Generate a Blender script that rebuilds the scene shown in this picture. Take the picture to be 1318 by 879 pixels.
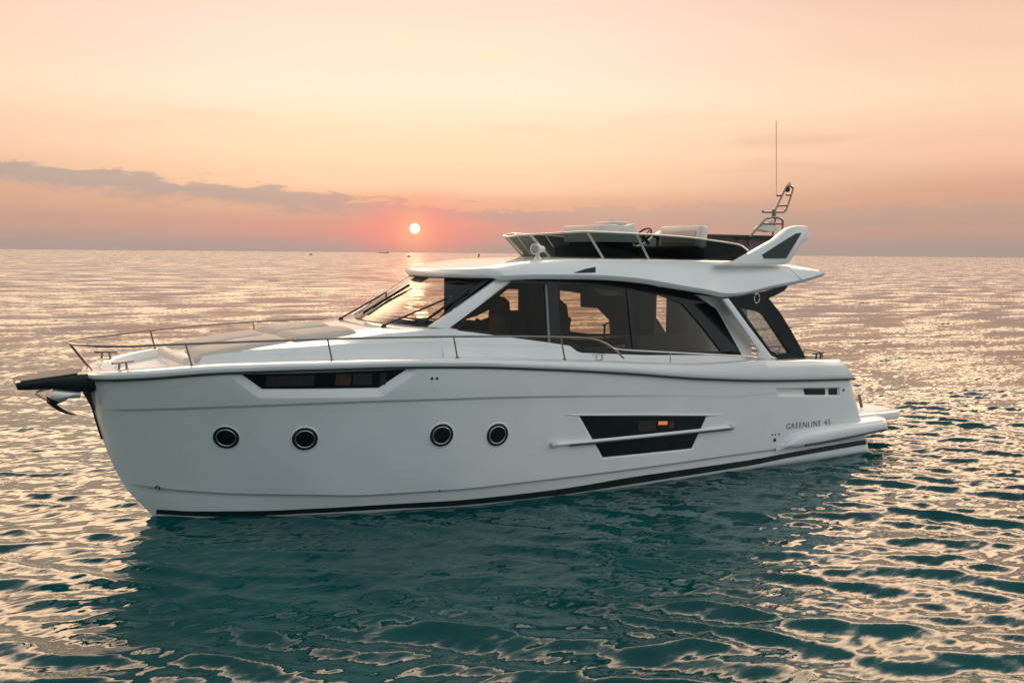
import bpy, bmesh, math, random
import numpy as np
from math import radians, sin, cos, pi
from mathutils import Vector, Matrix
from mathutils.bvhtree import BVHTree
from mathutils.geometry import tessellate_polygon

for o in list(bpy.data.objects): bpy.data.objects.remove(o, do_unlink=True)
S = bpy.context.scene
COL = S.collection
random.seed(4)

# ------------------------------------------------------------------ camera
# boat frame = world frame: x runs aft, y to starboard (away from the camera), z up, water at z = 0
PW, PH, FPX = 1318, 879, 1200.0
TH, PITCH, ROLL = radians(31.626), radians(5.394), radians(.478)
_F = np.array([sin(TH), cos(TH), 0]); _R = np.array([cos(TH), -sin(TH), 0]); _Z = np.array([0, 0, 1.])
FW = _F*cos(PITCH) - _Z*sin(PITCH); _U = _Z*cos(PITCH) + _F*sin(PITCH)
CX = _R*cos(ROLL) + _U*sin(ROLL); CY = -_R*sin(ROLL) + _U*cos(ROLL)
CAM = np.array([-2.394, -13.400, 3.65])
cam = bpy.data.cameras.new('camera'); camo = bpy.data.objects.new('camera', cam); COL.objects.link(camo)
cam.sensor_width = 36; cam.lens = 36*FPX/PW; cam.clip_start = .1; cam.clip_end = 60000
m = Matrix.Identity(4)
for i in range(3):
    m[i][0] = CX[i]; m[i][1] = CY[i]; m[i][2] = -FW[i]; m[i][3] = CAM[i]
camo.matrix_world = m
S.camera = camo

# ------------------------------------------------------------------ world: hazy sunset sky
SUN_EL, SUN_AZ = radians(1.45), radians(25.66)          # azimuth measured from +y towards +x
SUND = Vector((sin(SUN_AZ)*cos(SUN_EL), cos(SUN_AZ)*cos(SUN_EL), sin(SUN_EL)))
def srgb(r, g, b):
    f = lambda c: c/12.92 if c <= .04045 else ((c+.055)/1.055)**2.4
    return (f(r/255), f(g/255), f(b/255), 1)
W = bpy.data.worlds.new('World'); S.world = W; W.use_nodes = True
nt = W.node_tree; nt.nodes.clear()
class NB:
    """tiny node builder"""
    def __init__(s, nt): s.nt = nt
    def n(s, t, **kw):
        x = s.nt.nodes.new(t)
        for k, v in kw.items(): setattr(x, k, v)
        return x
    def put(s, sock, v):
        if isinstance(v, bpy.types.NodeSocket): s.nt.links.new(v, sock)
        elif v is not None: sock.default_value = v
    def m(s, op, a, b=None, c=None, clamp=False):
        x = s.n('ShaderNodeMath', operation=op, use_clamp=clamp)
        for i, v in enumerate((a, b, c)): s.put(x.inputs[i], v)
        return x.outputs[0]
    def ss(s, v, lo, hi, to0=0., to1=1.):
        x = s.n('ShaderNodeMapRange', interpolation_type='SMOOTHSTEP')
        for i, q in enumerate((v, lo, hi, to0, to1)): s.put(x.inputs[i], q)
        return x.outputs[0]
    def mix(s, f, a, b, mode='MIX'):
        x = s.n('ShaderNodeMix', data_type='RGBA', blend_type=mode)
        s.put(x.inputs[0], f); s.put(x.inputs[6], a); s.put(x.inputs[7], b)
        return x.outputs[2]
    def ramp(s, f, stops, interp='EASE'):
        x = s.n('ShaderNodeValToRGB'); cr = x.color_ramp; cr.interpolation = interp
        while len(cr.elements) < len(stops): cr.elements.new(.5)
        for e, (p, c) in zip(cr.elements, stops): e.position = p; e.color = c
        s.put(x.inputs[0], f); return x.outputs[0]
    def noise(s, vec, scale, detail=4, rough=.55, dist=0.):
        x = s.n('ShaderNodeTexNoise')
        s.put(x.inputs['Vector'], vec); x.inputs['Scale'].default_value = scale
        x.inputs['Detail'].default_value = detail; x.inputs['Roughness'].default_value = rough
        x.inputs['Distortion'].default_value = dist
        return x.outputs['Fac']
    def xyz(s, x, y, z):
        c = s.n('ShaderNodeCombineXYZ')
        for i, v in enumerate((x, y, z)): s.put(c.inputs[i], v)
        return c.outputs[0]
B = NB(nt)
tc = B.n('ShaderNodeTexCoord'); sep = B.n('ShaderNodeSeparateXYZ'); nt.links.new(tc.outputs['Generated'], sep.inputs[0])
dx, dy, dz = sep.outputs
elev = B.m('DEGREES', B.m('ARCSINE', dz))
# azimuth away from the sun in degrees, signed
ca, sa = cos(SUN_AZ), sin(SUN_AZ)
fwd = B.m('ADD', B.m('MULTIPLY', dx, sa), B.m('MULTIPLY', dy, ca))
rgt = B.m('SUBTRACT', B.m('MULTIPLY', dx, ca), B.m('MULTIPLY', dy, sa))
az = B.m('DEGREES', B.m('ARCTAN2', rgt, fwd))
aaz = B.m('ABSOLUTE', az)
E90 = B.m('DIVIDE', elev, 45., clamp=True)
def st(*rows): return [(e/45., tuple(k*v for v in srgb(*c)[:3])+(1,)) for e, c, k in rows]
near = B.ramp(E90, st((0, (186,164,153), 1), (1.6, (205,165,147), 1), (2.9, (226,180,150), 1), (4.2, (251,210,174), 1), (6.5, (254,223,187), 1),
                      (9.5, (255,236,210), 1), (12, (255,231,208), 1), (14.6, (253,219,198), 1.05), (17, (255,214,176), 4.0), (22, (255,212,166), 8.4), (29, (253,214,178), 6.2), (37, (220,212,204), 1.6), (45, (196,208,212), .62)))  # top stops: added bright band above the frame, so the waves reflect more peach
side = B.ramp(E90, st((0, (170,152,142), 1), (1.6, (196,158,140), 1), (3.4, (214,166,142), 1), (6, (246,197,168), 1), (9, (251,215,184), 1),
                      (12, (248,204,178), 1), (14.8, (238,194,172), 1), (17, (250,206,170), 3.8), (22, (252,208,164), 8.0), (29, (248,210,178), 5.8), (37, (214,208,202), 1.45), (45, (194,206,210), .6)))  # same added bright band out of view, away from the sun
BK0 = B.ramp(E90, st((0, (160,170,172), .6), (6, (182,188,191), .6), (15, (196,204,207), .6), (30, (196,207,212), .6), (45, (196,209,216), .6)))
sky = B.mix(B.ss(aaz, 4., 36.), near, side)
back = B.mix(B.ss(rgt, -.9, .7), tuple([1.08]*3)+(1,), (2.55, 2.52, 2.5, 1)); back = B.mix(1., BK0, back, 'MULTIPLY')  # unseen sky behind the camera, brightened to the right to light the stern
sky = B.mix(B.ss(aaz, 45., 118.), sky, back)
zen = B.mix(B.ss(elev, 42., 82.), sky, tuple(.5*v for v in srgb(200,218,224)[:3])+(1,))
# cloud bank: thick on the left, thinning into a grey veil right of the sun
v3 = B.xyz(B.m('MULTIPLY', az, .22), B.m('MULTIPLY', elev, .8), 1.7)
n1 = B.noise(v3, 1.6, 7, .62, .5)
n2 = B.noise(B.xyz(B.m('MULTIPLY', az, .05), B.m('MULTIPLY', elev, .5), 9.1), 1.3, 4, .5)
slope = B.m('MULTIPLY', B.m('MINIMUM', az, 0.), -.083)
cen = B.m('ADD', 2.35, slope)
off = B.m('SUBTRACT', elev, B.m('ADD', cen, B.m('MULTIPLY', B.m('SUBTRACT', n1, .5), 2.6)))
thick = B.m('MULTIPLY_ADD', n2, 1.0, .12)
up_ = B.ss(B.m('SUBTRACT', thick, off), -.06, .30)
dn_ = B.ss(B.m('ADD', thick, off), -.5, .55)
band = B.m('MULTIPLY', up_, dn_)
fadea = B.m('MULTIPLY', B.ss(az, 2., 14., 1., .4), B.ss(aaz, 30., 70., 1., .2))
cl = B.m('MULTIPLY', B.m('MULTIPLY', band, fadea), .74)
zen = B.mix(cl, zen, srgb(170,160,154))
wisp = B.m('MULTIPLY', B.ss(n2, .58, .74), B.m('MULTIPLY', B.ss(elev, 3.4, 5.), B.ss(elev, 7., 9.5, 1., 0.)))
zen = B.mix(B.m('MULTIPLY', wisp, .28), zen, srgb(214,170,148))
def puff(a0, e0, sa, se):                               # thin high wisps catching yellow light
    a = B.m('DIVIDE', B.m('SUBTRACT', az, a0), sa); e = B.m('DIVIDE', B.m('ADD', B.m('SUBTRACT', elev, e0), B.m('MULTIPLY', B.m('SUBTRACT', az, a0), .22)), se)
    return B.m('POWER', 2.7183, B.m('MULTIPLY', B.m('ADD', B.m('MULTIPLY', a, a), B.m('MULTIPLY', e, e)), -1.))
n3 = B.noise(v3, 6., 4, .6)
pf_ = B.m('MULTIPLY', B.m('ADD', puff(-.7, 12.3, .8, .28), puff(4.8, 11.6, .9, .3)), B.ss(n3, .35, .6))
zen = B.mix(B.m('MULTIPLY', pf_, .75, clamp=True), zen, srgb(254,236,176))
# grey-mauve haze sitting on the horizon
hz = B.m('MULTIPLY', B.ss(elev, .1, 1.5, 1., 0.), .65)
zen = B.mix(hz, zen, B.mix(B.ss(aaz, 30., 100.), srgb(177,155,147), srgb(165,168,178)))
# pink glow spread sideways under the bank and round the sun
de = B.m('SUBTRACT', elev, 1.3)
def gauss(sx, sy):
    a = B.m('DIVIDE', az, sx); e = B.m('DIVIDE', de, sy)
    return B.m('POWER', 2.7183, B.m('MULTIPLY', B.m('ADD', B.m('MULTIPLY', a, a), B.m('MULTIPLY', e, e)), -1.))
zen = B.mix(B.m('MULTIPLY', gauss(11., .75), .42), zen, srgb(232,142,128))
zen = B.mix(B.m('MULTIPLY', gauss(3.3, 1.75), .76), zen, srgb(255,148,134))
zen = B.mix(B.m('MULTIPLY', gauss(1.1, 1.0), .7), zen, srgb(255,192,140))
sd = B.n('ShaderNodeVectorMath', operation='DOT_PRODUCT'); nt.links.new(tc.outputs['Generated'], sd.inputs[0]); sd.inputs[1].default_value = SUND
ang = B.m('DEGREES', B.m('ARCCOSINE', B.m('MINIMUM', sd.outputs['Value'], 1.)))
disc = B.ss(ang, .19, .37, 1., 0.)
zen = B.mix(disc, zen, (2.2, 1.9, 1.5, 1))
nish = B.n('ShaderNodeTexSky', sky_type='NISHITA'); nish.sun_disc = False
nish.sun_elevation = SUN_EL; nish.sun_rotation = SUN_AZ; nish.air_density = 1.5; nish.dust_density = 3.
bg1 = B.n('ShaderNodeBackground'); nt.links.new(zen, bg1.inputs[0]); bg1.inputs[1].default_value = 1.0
bg2 = B.n('ShaderNodeBackground'); nt.links.new(nish.outputs[0], bg2.inputs[0]); bg2.inputs[1].default_value = .012
add = B.n('ShaderNodeAddShader'); nt.links.new(bg1.outputs[0], add.inputs[0]); nt.links.new(bg2.outputs[0], add.inputs[1])
out = B.n('ShaderNodeOutputWorld'); nt.links.new(add.outputs[0], out.inputs[0])

sun = bpy.data.lights.new('sun', 'SUN'); suno = bpy.data.objects.new('sun', sun); COL.objects.link(suno)
sun.energy = .004; sun.angle = radians(1.2); sun.color = (1., .55, .32)      # dim red disc seen through haze
suno.rotation_euler = (-SUND).to_track_quat('-Z', 'Y').to_euler()
S.view_settings.view_transform = 'Standard'; S.view_settings.look = 'None'
S.view_settings.exposure = 0.; S.view_settings.gamma = 1.; S.view_settings.use_curve_mapping = False

# ------------------------------------------------------------------ maths helpers
def pchip(xs, ys):
    xs = np.array(xs, float); ys = np.array(ys, float)
    h = np.diff(xs); d = np.diff(ys)/h; n = len(xs); g = np.zeros(n)
    for i in range(1, n-1):
        if d[i-1]*d[i] > 0:
            w1 = 2*h[i]+h[i-1]; w2 = h[i]+2*h[i-1]; g[i] = (w1+w2)/(w1/d[i-1]+w2/d[i])
    g[0] = d[0]; g[-1] = d[-1]
    def f(x):
        x = np.asarray(x, float); xc = np.clip(x, xs[0], xs[-1])
        i = np.clip(np.searchsorted(xs, xc)-1, 0, n-2); t = (xc-xs[i])/h[i]
        return ((1+2*t)*(1-t)**2*ys[i] + t*(1-t)**2*h[i]*g[i] + t*t*(3-2*t)*ys[i+1] + t*t*(t-1)*h[i]*g[i+1])
    return f
def ray(px, py): return FW + CX*(px-PW/2)/FPX - CY*(py-PH/2)/FPX
def at(px, py, y):                                     # a sighted point at depth y (a number or y(x, z))
    d = ray(px, py); yy = y if not callable(y) else -1.8
    for _ in range(60 if callable(y) else 1):
        p = CAM + d*((yy-CAM[1])/d[1])
        if callable(y): yy = .5*yy + .5*float(y(p[0], p[2]))
    return np.array(CAM + d*((yy-CAM[1])/d[1]))
def sstep(x, a, b):
    t = np.clip((np.asarray(x, float)-a)/(b-a), 0, 1); return t*t*(3-2*t)
def V(p): return Vector((float(p[0]), float(p[1]), float(p[2])))

# ------------------------------------------------------------------ materials
MATS = {}
def mat(name, col, rough=.4, metal=0., coat=0., var=.06, vscale=3., bump=0., bscale=40., spec=.5, ior=1.45):
    if name in MATS: return MATS[name]
    m = bpy.data.materials.new(name); m.use_nodes = True; nt = m.node_tree; b = NB(nt)
    p = nt.nodes['Principled BSDF']
    p.inputs['Roughness'].default_value = rough; p.inputs['Metallic'].default_value = metal
    p.inputs['Coat Weight'].default_value = coat; p.inputs['IOR'].default_value = ior
    p.inputs['Specular IOR Level'].default_value = spec
    tc = b.n('ShaderNodeTexCoord')
    nz = b.noise(tc.outputs['Object'], vscale, 5, .6)
    c0 = tuple(max(0, v*(1-var)) for v in col)+(1,); c1 = tuple(v*(1+var) for v in col)+(1,)
    b.put(p.inputs['Base Color'], b.mix(b.ss(nz, .3, .7), c0, c1))
    b.put(p.inputs['Roughness'], b.ss(nz, .2, .8, rough*.85, min(1, rough*1.2)))
    if bump:
        bp = b.n('ShaderNodeBump'); bp.inputs['Strength'].default_value = bump; bp.inputs['Distance'].default_value = .004
        b.put(bp.inputs['Height'], b.noise(tc.outputs['Object'], bscale, 3)); nt.links.new(bp.outputs[0], p.inputs['Normal'])
    MATS[name] = m; return m
def glassmat(name, tint, refl=1., rough=.0):
    m = bpy.data.materials.new(name); m.use_nodes = True; nt = m.node_tree; nt.nodes.clear(); b = NB(nt)
    t = b.n('ShaderNodeBsdfTransparent'); t.inputs[0].default_value = tint+(1,)
    g = b.n('ShaderNodeBsdfGlossy'); g.inputs['Roughness'].default_value = .015
    f = b.n('ShaderNodeFresnel'); f.inputs[0].default_value = 1.45
    tc = b.n('ShaderNodeTexCoord'); bp = b.n('ShaderNodeBump'); bp.inputs['Strength'].default_value = .06; bp.inputs['Distance'].default_value = .02
    b.put(bp.inputs['Height'], b.noise(tc.outputs['Object'], 2.2, 2)); nt.links.new(bp.outputs[0], g.inputs['Normal']); 
    mx = b.n('ShaderNodeMixShader'); b.put(mx.inputs[0], b.m('MULTIPLY', f.outputs[0], refl, clamp=True))
    nt.links.new(t.outputs[0], mx.inputs[1]); nt.links.new(g.outputs[0], mx.inputs[2])
    o = b.n('ShaderNodeOutputMaterial'); nt.links.new(mx.outputs[0], o.inputs[0]); return m
GEL = mat('gelcoat', (.80, .81, .81), .11, coat=.4, var=.025, vscale=1.3)
DECK = mat('deck_gelcoat', (.74, .75, .75), .42, var=.04, vscale=4, bump=.25, bscale=180)
STEEL = mat('stainless', (.62, .6, .57), .12, metal=1., var=.08)
DSTEEL = mat('dark_stainless', (.27, .23, .21), .2, metal=1., var=.1)  # darker, browner metal tone than the plain stainless
RUB = mat('black_rubber', (.018, .02, .021), .45, var=.2)
BLKG = mat('black_gloss', (.008, .012, .013), .12, coat=.0, var=.2, spec=.35)
STRIPE = mat('boot_stripe_paint', (.014, .022, .025), .25, var=.15)
BLK = mat('black_plastic', (.02, .022, .023), .5, var=.2)
CUSH = mat('cushion_fabric', (.52, .47, .42), .85, var=.07, vscale=6, bump=.5, bscale=260)
CUSHW = mat('white_vinyl', (.66, .63, .58), .5, var=.05, bump=.15, bscale=90)
TEAK = mat('teak', (.2, .11, .06), .5, var=.25, vscale=9)
GREYT = mat('grey_teak', (.16, .15, .145), .7, var=.2, vscale=14)
COVER = mat('mauve_cover', (.14, .105, .115), .8, var=.2, vscale=5, bump=.6, bscale=12)
DARKI = mat('dark_interior', (.016, .02, .019), .7, var=.2, spec=.15)
SEATB = mat('dark_leather', (.02, .021, .021), .6, var=.2, spec=.15)
GREYI = mat('grey_interior', (.045, .05, .047), .7, var=.1, spec=.2)
WOODI = mat('cabin_wood', (.22, .13, .08), .45, var=.25, vscale=7)
CAB_GLASS = glassmat('cabin_glass', (.86, .82, .77), .3)
WS_GLASS = glassmat('windscreen_glass', (.86, .87, .84), 1.)
FLY_GLASS = glassmat('smoked_acrylic', (.12, .165, .165), .22)
HULL_GLASS = glassmat('hull_glass', (.25, .27, .27), .9)
COPK_GLASS = glassmat('cockpit_glass', (.95, .95, .93), .8)
AFB = mat('antifouling', (.02, .03, .035), .7)
LAMP = bpy.data.materials.new('cabin_lamp'); LAMP.use_nodes = True
_p = LAMP.node_tree.nodes['Principled BSDF']; _p.inputs['Base Color'].default_value = (.25, .08, .03, 1); _p.inputs['Emission Color'].default_value = (1, .25, .07, 1); _p.inputs['Emission Strength'].default_value = .6

# ------------------------------------------------------------------ object helpers
def link(name, me, m=None, parent=None, smooth=None):
    o = bpy.data.objects.new(name, me); COL.objects.link(o)
    if m is not None: me.materials.append(m)
    if smooth is not None:
        me.polygons.foreach_set('use_smooth', [True]*len(me.polygons)); me.set_sharp_from_angle(angle=radians(smooth))
    if parent is not None: o.parent = parent
    return o
def tag(o, label, cat, group=None, kind=None):
    o['label'] = label; o['category'] = cat
    if group: o['group'] = group
    if kind: o['kind'] = kind
    return o
class MB:
    """collects shapes into one mesh"""
    def __init__(s): s.bm = bmesh.new()
    def grid(s, P, cu=False, cv=False, flip=False):
        nu, nv = P.shape[:2]
        vs = [[s.bm.verts.new(P[i, j]) for j in range(nv)] for i in range(nu)]
        for i in range(nu if cu else nu-1):
            for j in range(nv if cv else nv-1):
                a, b, c, d = vs[i][j], vs[(i+1) % nu][j], vs[(i+1) % nu][(j+1) % nv], vs[i][(j+1) % nv]
                try: s.bm.faces.new((d, c, b, a) if flip else (a, b, c, d))
                except ValueError: pass
        return vs
    def face(s, vs):
        try: s.bm.faces.new(vs)
        except ValueError: pass
    def tube(s, pts, r, n=10, closed=False, r2=None, cap=True):
        pts = [V(p) for p in pts]; N = len(pts); rings = []; up = None
        for i, p in enumerate(pts):
            if closed: t = pts[(i+1) % N]-pts[i-1]
            else: t = pts[min(i+1, N-1)]-pts[max(i-1, 0)]
            t.normalize()
            if up is None:
                up = Vector((0, 0, 1)) if abs(t.z) < .9 else Vector((1, 0, 0))
            a = t.cross(up).normalized(); b = a.cross(t).normalized(); up = b
            rr = r if r2 is None else r+(r2-r)*i/(N-1)
            rings.append([s.bm.verts.new(p+a*rr*cos(2*pi*k/n)+b*rr*sin(2*pi*k/n)) for k in range(n)])
        for i in range(N if closed else N-1):
            A, Bq = rings[i], rings[(i+1) % N]
            for k in range(n): s.face((A[k], A[(k+1) % n], Bq[(k+1) % n], Bq[k]))
        if not closed and cap: s.face(rings[0][::-1]); s.face(rings[-1])
    def box(s, c, d, mtx=None):
        r = bmesh.ops.create_cube(s.bm, size=1, matrix=Matrix.Translation(V(c)) @ (mtx or Matrix.Identity(4)) @ Matrix.Diagonal((d[0], d[1], d[2], 1)))
        return r['verts']
    def prism(s, front, depth, holes=()):
        """front: 3D loop, depth: vector (extrusion) or list; holes: loops"""
        loops = [[V(p) for p in front]] + [[V(p) for p in h] for h in holes]
        D = V(depth); flat = [p for l in loops for p in l]
        tris = tessellate_polygon(loops)
        f = [s.bm.verts.new(p) for p in flat]; b = [s.bm.verts.new(p+D) for p in flat]
        if len(loops) == 1:
            s.face(f); s.face(b[::-1])
        else:
            for t in tris: s.face([f[i] for i in t]); s.face([b[i] for i in reversed(t)])
        k = 0
        for l in loops:
            n = len(l)
            for i in range(n): s.face((f[k+i], b[k+i], b[k+(i+1) % n], f[k+(i+1) % n]))
            k += n
    def lathe(s, prof, mtx, n=24):
        rings = [[s.bm.verts.new(mtx @ Vector((r*cos(2*pi*k/n), r*sin(2*pi*k/n), h))) for k in range(n)] for r, h in prof]
        for A, Bq in zip(rings, rings[1:]):
            for k in range(n): s.face((A[k], A[(k+1) % n], Bq[(k+1) % n], Bq[k]))
        s.face(rings[0][::-1]); s.face(rings[-1])
    def bevel(s, w, seg=2, ang=30):
        bmesh.ops.recalc_face_normals(s.bm, faces=s.bm.faces)
        es = [e for e in s.bm.edges if len(e.link_faces) == 2 and e.calc_face_angle(0) > radians(ang)]
        bmesh.ops.bevel(s.bm, geom=es, offset=w, segments=seg, profile=.5, affect='EDGES', clamp_overlap=True)
        return s
    def build(s, name, m, parent=None, smooth=35, recalc=True):
        bmesh.ops.remove_doubles(s.bm, verts=s.bm.verts, dist=1e-5)
        if recalc: bmesh.ops.recalc_face_normals(s.bm, faces=s.bm.faces)
        me = bpy.data.meshes.new(name); s.bm.to_mesh(me); s.bm.free()
        return link(name, me, m, parent, smooth)
def crv(pts, n=8):                                    # smooth polyline through points
    P = np.array(pts, float); d = np.r_[0, np.cumsum(np.linalg.norm(np.diff(P, axis=0), axis=1))]
    t = np.linspace(0, d[-1], n*(len(P)-1)+1)
    Q = np.vstack([P[0]*2-P[1], P, P[-1]*2-P[-2]]); out = []
    for i in range(len(P)-1):
        p0, p1, p2, p3 = Q[i:i+4]
        for k in range(n):
            u = k/n; out.append(.5*((2*p1)+(-p0+p2)*u+(2*p0-5*p1+4*p2-p3)*u*u+(-p0+3*p1-3*p2+p3)*u**3))
    out.append(P[-1]); return np.array(out)
def mirror(P):
    Q = np.array(P, float).copy(); Q[..., 1] *= -1; return Q
def rot_to(n):                                        # matrix with local z along n
    return V(n).to_track_quat('Z', 'Y').to_matrix().to_4x4()

# ------------------------------------------------------------------ the sea: one displaced sheet to the horizon
def axis(a, b, h, lo, hi, g):
    c = list(np.arange(a, b, h)); s = h
    while c[-1] < hi: s *= g; c.append(c[-1]+s)
    L = []; s = h; x = a
    while x > lo: s *= g; x -= s; L.append(x)
    return np.array(L[::-1]+c)
gx = axis(-9, 17, .045, -16000, 16000, 1.024); gy = axis(-10.5, 6, .045, -1500, 16000, 1.022)
sx = np.gradient(gx); sy = np.gradient(gy)
rng = np.random.default_rng(11)
Zw = np.zeros((len(gx), len(gy)))
Xw = np.zeros_like(Zw); Yw = np.zeros_like(Zw)
def atten(q): return 1-sstep(q, .9, 2.0)
lam = np.exp(np.linspace(np.log(.26), np.log(7.), 120))
base_dir = TH + pi + radians(8)                       # ripples run towards the camera
for i, L in enumerate(lam):
    k = 2*pi/L
    spread = .26 + .16*np.exp(-L/.5)
    a = base_dir + rng.normal(0, spread)
    slope = .046*np.exp(-((np.log(L/.50))/.72)**2) + .0055 + .008*np.exp(-((np.log(L/1.9))/.4)**2)
    kx, ky = k*sin(a), k*cos(a); ph = rng.uniform(0, 2*pi)
    fx = atten(abs(kx)*sx); fy = atten(abs(ky)*sy)
    A = kx*gx+ph; Bq = ky*gy
    sA, cA, sB, cB = np.sin(A)*fx, np.cos(A)*fx, np.sin(Bq)*fy, np.cos(Bq)*fy
    s_ = np.outer(sA, cB)+np.outer(cA, sB); c_ = np.outer(cA, cB)-np.outer(sA, sB)
    amp = slope/k
    Zw += amp*s_; Xw += .8*amp*sin(a)*c_; Yw += .8*amp*cos(a)*c_
GX, GY = np.meshgrid(gx, gy, indexing='ij')
gust = .8 + .35*np.sin(GX*.11+GY*.07+1.)*np.sin(GX*.05-GY*.09)
calm = 1-.35*np.exp(-(((GX-6)/6.5)**2+((GY+3.6)/3.2)**2))   # lee of the hull
hulld = np.abs(GY)-2.25+4*np.maximum(0, np.abs(GX-6.2)-6.4)
Zw *= gust*calm*(1-.35*np.exp(-np.maximum(hulld, 0)/.7))
def grid_mesh(name, P):
    nu, nv = P.shape[:2]; me = bpy.data.meshes.new(name)
    idx = np.arange(nu*nv).reshape(nu, nv)
    q = np.stack([idx[:-1, :-1], idx[1:, :-1], idx[1:, 1:], idx[:-1, 1:]], -1).reshape(-1, 4)
    me.vertices.add(nu*nv); me.vertices.foreach_set('co', P.reshape(-1).astype(np.float32))
    me.loops.add(q.size); me.loops.foreach_set('vertex_index', q.reshape(-1).astype(np.int32))
    me.polygons.add(len(q)); me.polygons.foreach_set('loop_start', np.arange(0, q.size, 4, dtype=np.int32))
    me.polygons.foreach_set('use_smooth', np.ones(len(q), bool)); me.update(calc_edges=True); me.validate()
    return me
RIP = (.55, 1.0, 1.9)
def water_mat():
    m = bpy.data.materials.new('sea_water'); m.use_nodes = True; nt = m.node_tree; b = NB(nt)
    p = nt.nodes['Principled BSDF']; p.inputs['IOR'].default_value = 1.34; p.inputs['Roughness'].default_value = .035
    tc = b.n('ShaderNodeTexCoord'); ob = tc.outputs['Object']
    nz = b.noise(ob, .25, 3)
    b.put(p.inputs['Base Color'], b.mix(b.ss(nz, .3, .7), (.0004, .043, .047, 1), (.0006, .066, .068, 1)))
    # small ripples as slopes added to the surface normal; far off, where the sheet carries no waves, they stand for all of them
    geo = b.n('ShaderNodeNewGeometry')
    ln = b.n('ShaderNodeVectorMath', operation='LENGTH'); nt.links.new(ob, ln.inputs[0]); dist = ln.outputs['Value']
    def ncol(scale, det, sx_, ang, seed):
        mp = b.n('ShaderNodeMapping'); nt.links.new(ob, mp.inputs[0]); mp.inputs['Location'].default_value = (seed, seed*.7, 0)
        mp.inputs['Rotation'].default_value = (0, 0, ang); mp.inputs['Scale'].default_value = (sx_, 1., 1.)
        x = b.n('ShaderNodeTexNoise'); nt.links.new(mp.outputs[0], x.inputs['Vector']); x.inputs['Scale'].default_value = scale
        x.inputs['Detail'].default_value = det; x.inputs['Roughness'].default_value = .5; x.inputs['Distortion'].default_value = .3
        c = b.n('ShaderNodeVectorMath', operation='SUBTRACT'); nt.links.new(x.outputs['Color'], c.inputs[0]); c.inputs[1].default_value = (.5, .5, .5)
        return c.outputs[0]
    def scaled(v, k):
        x = b.n('ShaderNodeVectorMath', operation='SCALE'); nt.links.new(v, x.inputs[0]); b.put(x.inputs['Scale'], k); return x.outputs[0]
    def vadd(a, c):
        x = b.n('ShaderNodeVectorMath', operation='ADD'); nt.links.new(a, x.inputs[0]); nt.links.new(c, x.inputs[1]); return x.outputs[0]
    fine = scaled(ncol(9., 4, .38, TH, 3.1), b.ss(dist, 9., 28., RIP[0], RIP[1]))
    big = scaled(ncol(.55, 3, .3, TH+.15, 7.7), b.ss(dist, 9., 38., 0., RIP[2]))
    tot = vadd(fine, big)
    flat = b.n('ShaderNodeVectorMath', operation='MULTIPLY'); nt.links.new(tot, flat.inputs[0]); flat.inputs[1].default_value = (1, 1, 0)
    nn = b.n('ShaderNodeVectorMath', operation='NORMALIZE'); nt.links.new(vadd(geo.outputs['Normal'], flat.outputs[0]), nn.inputs[0])
    nt.links.new(nn.outputs[0], p.inputs['Normal'])
    return m
sea = link('sea', grid_mesh('sea', np.stack([GX+Xw, GY+Yw, Zw-.03], -1)), water_mat())
sea['kind'] = 'structure'; sea['label'] = 'rippled teal sea reaching the horizon'

# ------------------------------------------------------------------ the yacht
YACHT = bpy.data.objects.new('motor_yacht', None); COL.objects.link(YACHT)
tag(YACHT, 'large white flybridge motor yacht with dark tinted windows lying on the calm sea', 'yacht')

# --- hull form
xst = pchip([-.6, 0, .45, 1.18, 1.95, 2.3], [.45, 0, -.34, -.61, -.77, -.82])     # stem x by height
xen = pchip([-.6, -.03, .69, 1.37, 1.8], [12.55, 12.5, 12.2, 11.9, 11.5])         # stern x by height
bS = pchip([-.80, -.74, -.6, -.42, -.1, .27, 1, 1.97, 3, 4, 5, 6.5, 9, 11, 12.2], [0, .3, .6, .84, 1.1, 1.28, 1.56, 1.83, 2.01, 2.12, 2.18, 2.23, 2.24, 2.21, 2.15])
bC = pchip([-.36, 0, .5, .94, 1.9, 2.4, 3.15, 4, 5.5, 7.1, 9.3, 12.5], [0, .30, .60, .82, 1.28, 1.44, 1.65, 1.87, 2.04, 2.12, 2.16, 2.22])
bW = pchip([0, .4, .94, 1.9, 2.4, 3.15, 4, 5.5, 7.1, 9.3, 12.6], [0, .3, .6, 1.05, 1.24, 1.47, 1.72, 1.93, 2.03, 2.10, 2.20])
def trace(pts, bf):
    r = [at(px, py, lambda x, z: -bf(x)) for px, py in pts]
    return [p[0] for p in r], [p[2] for p in r]
xs, zs = trace([(300, 479.5), (400, 476), (480, 473.5), (600, 472.3), (700, 475), (800, 480), (900, 487), (985, 489.5), (1095, 487.5)], bS)
zS = pchip([-.8, -.3]+xs, [1.97, 2.03]+zs)
xs, zs = trace([(204, 628), (257, 633), (316, 636.3), (395, 637.4), (480, 637.4), (566, 632), (697, 618), (825, 602), (960, 583), (1110, 563)], bC)
zC = pchip([-.36]+xs, [.5]+zs)
zN = pchip([-1, 0, 2, 4, 6, 9], [1.53, 1.62, 1.66, 1.62, 1.52, 1.3])
pU = pchip([-1, 1, 4, 8, 12], [1.25, 1.2, 1.05, .9, .85])
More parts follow.
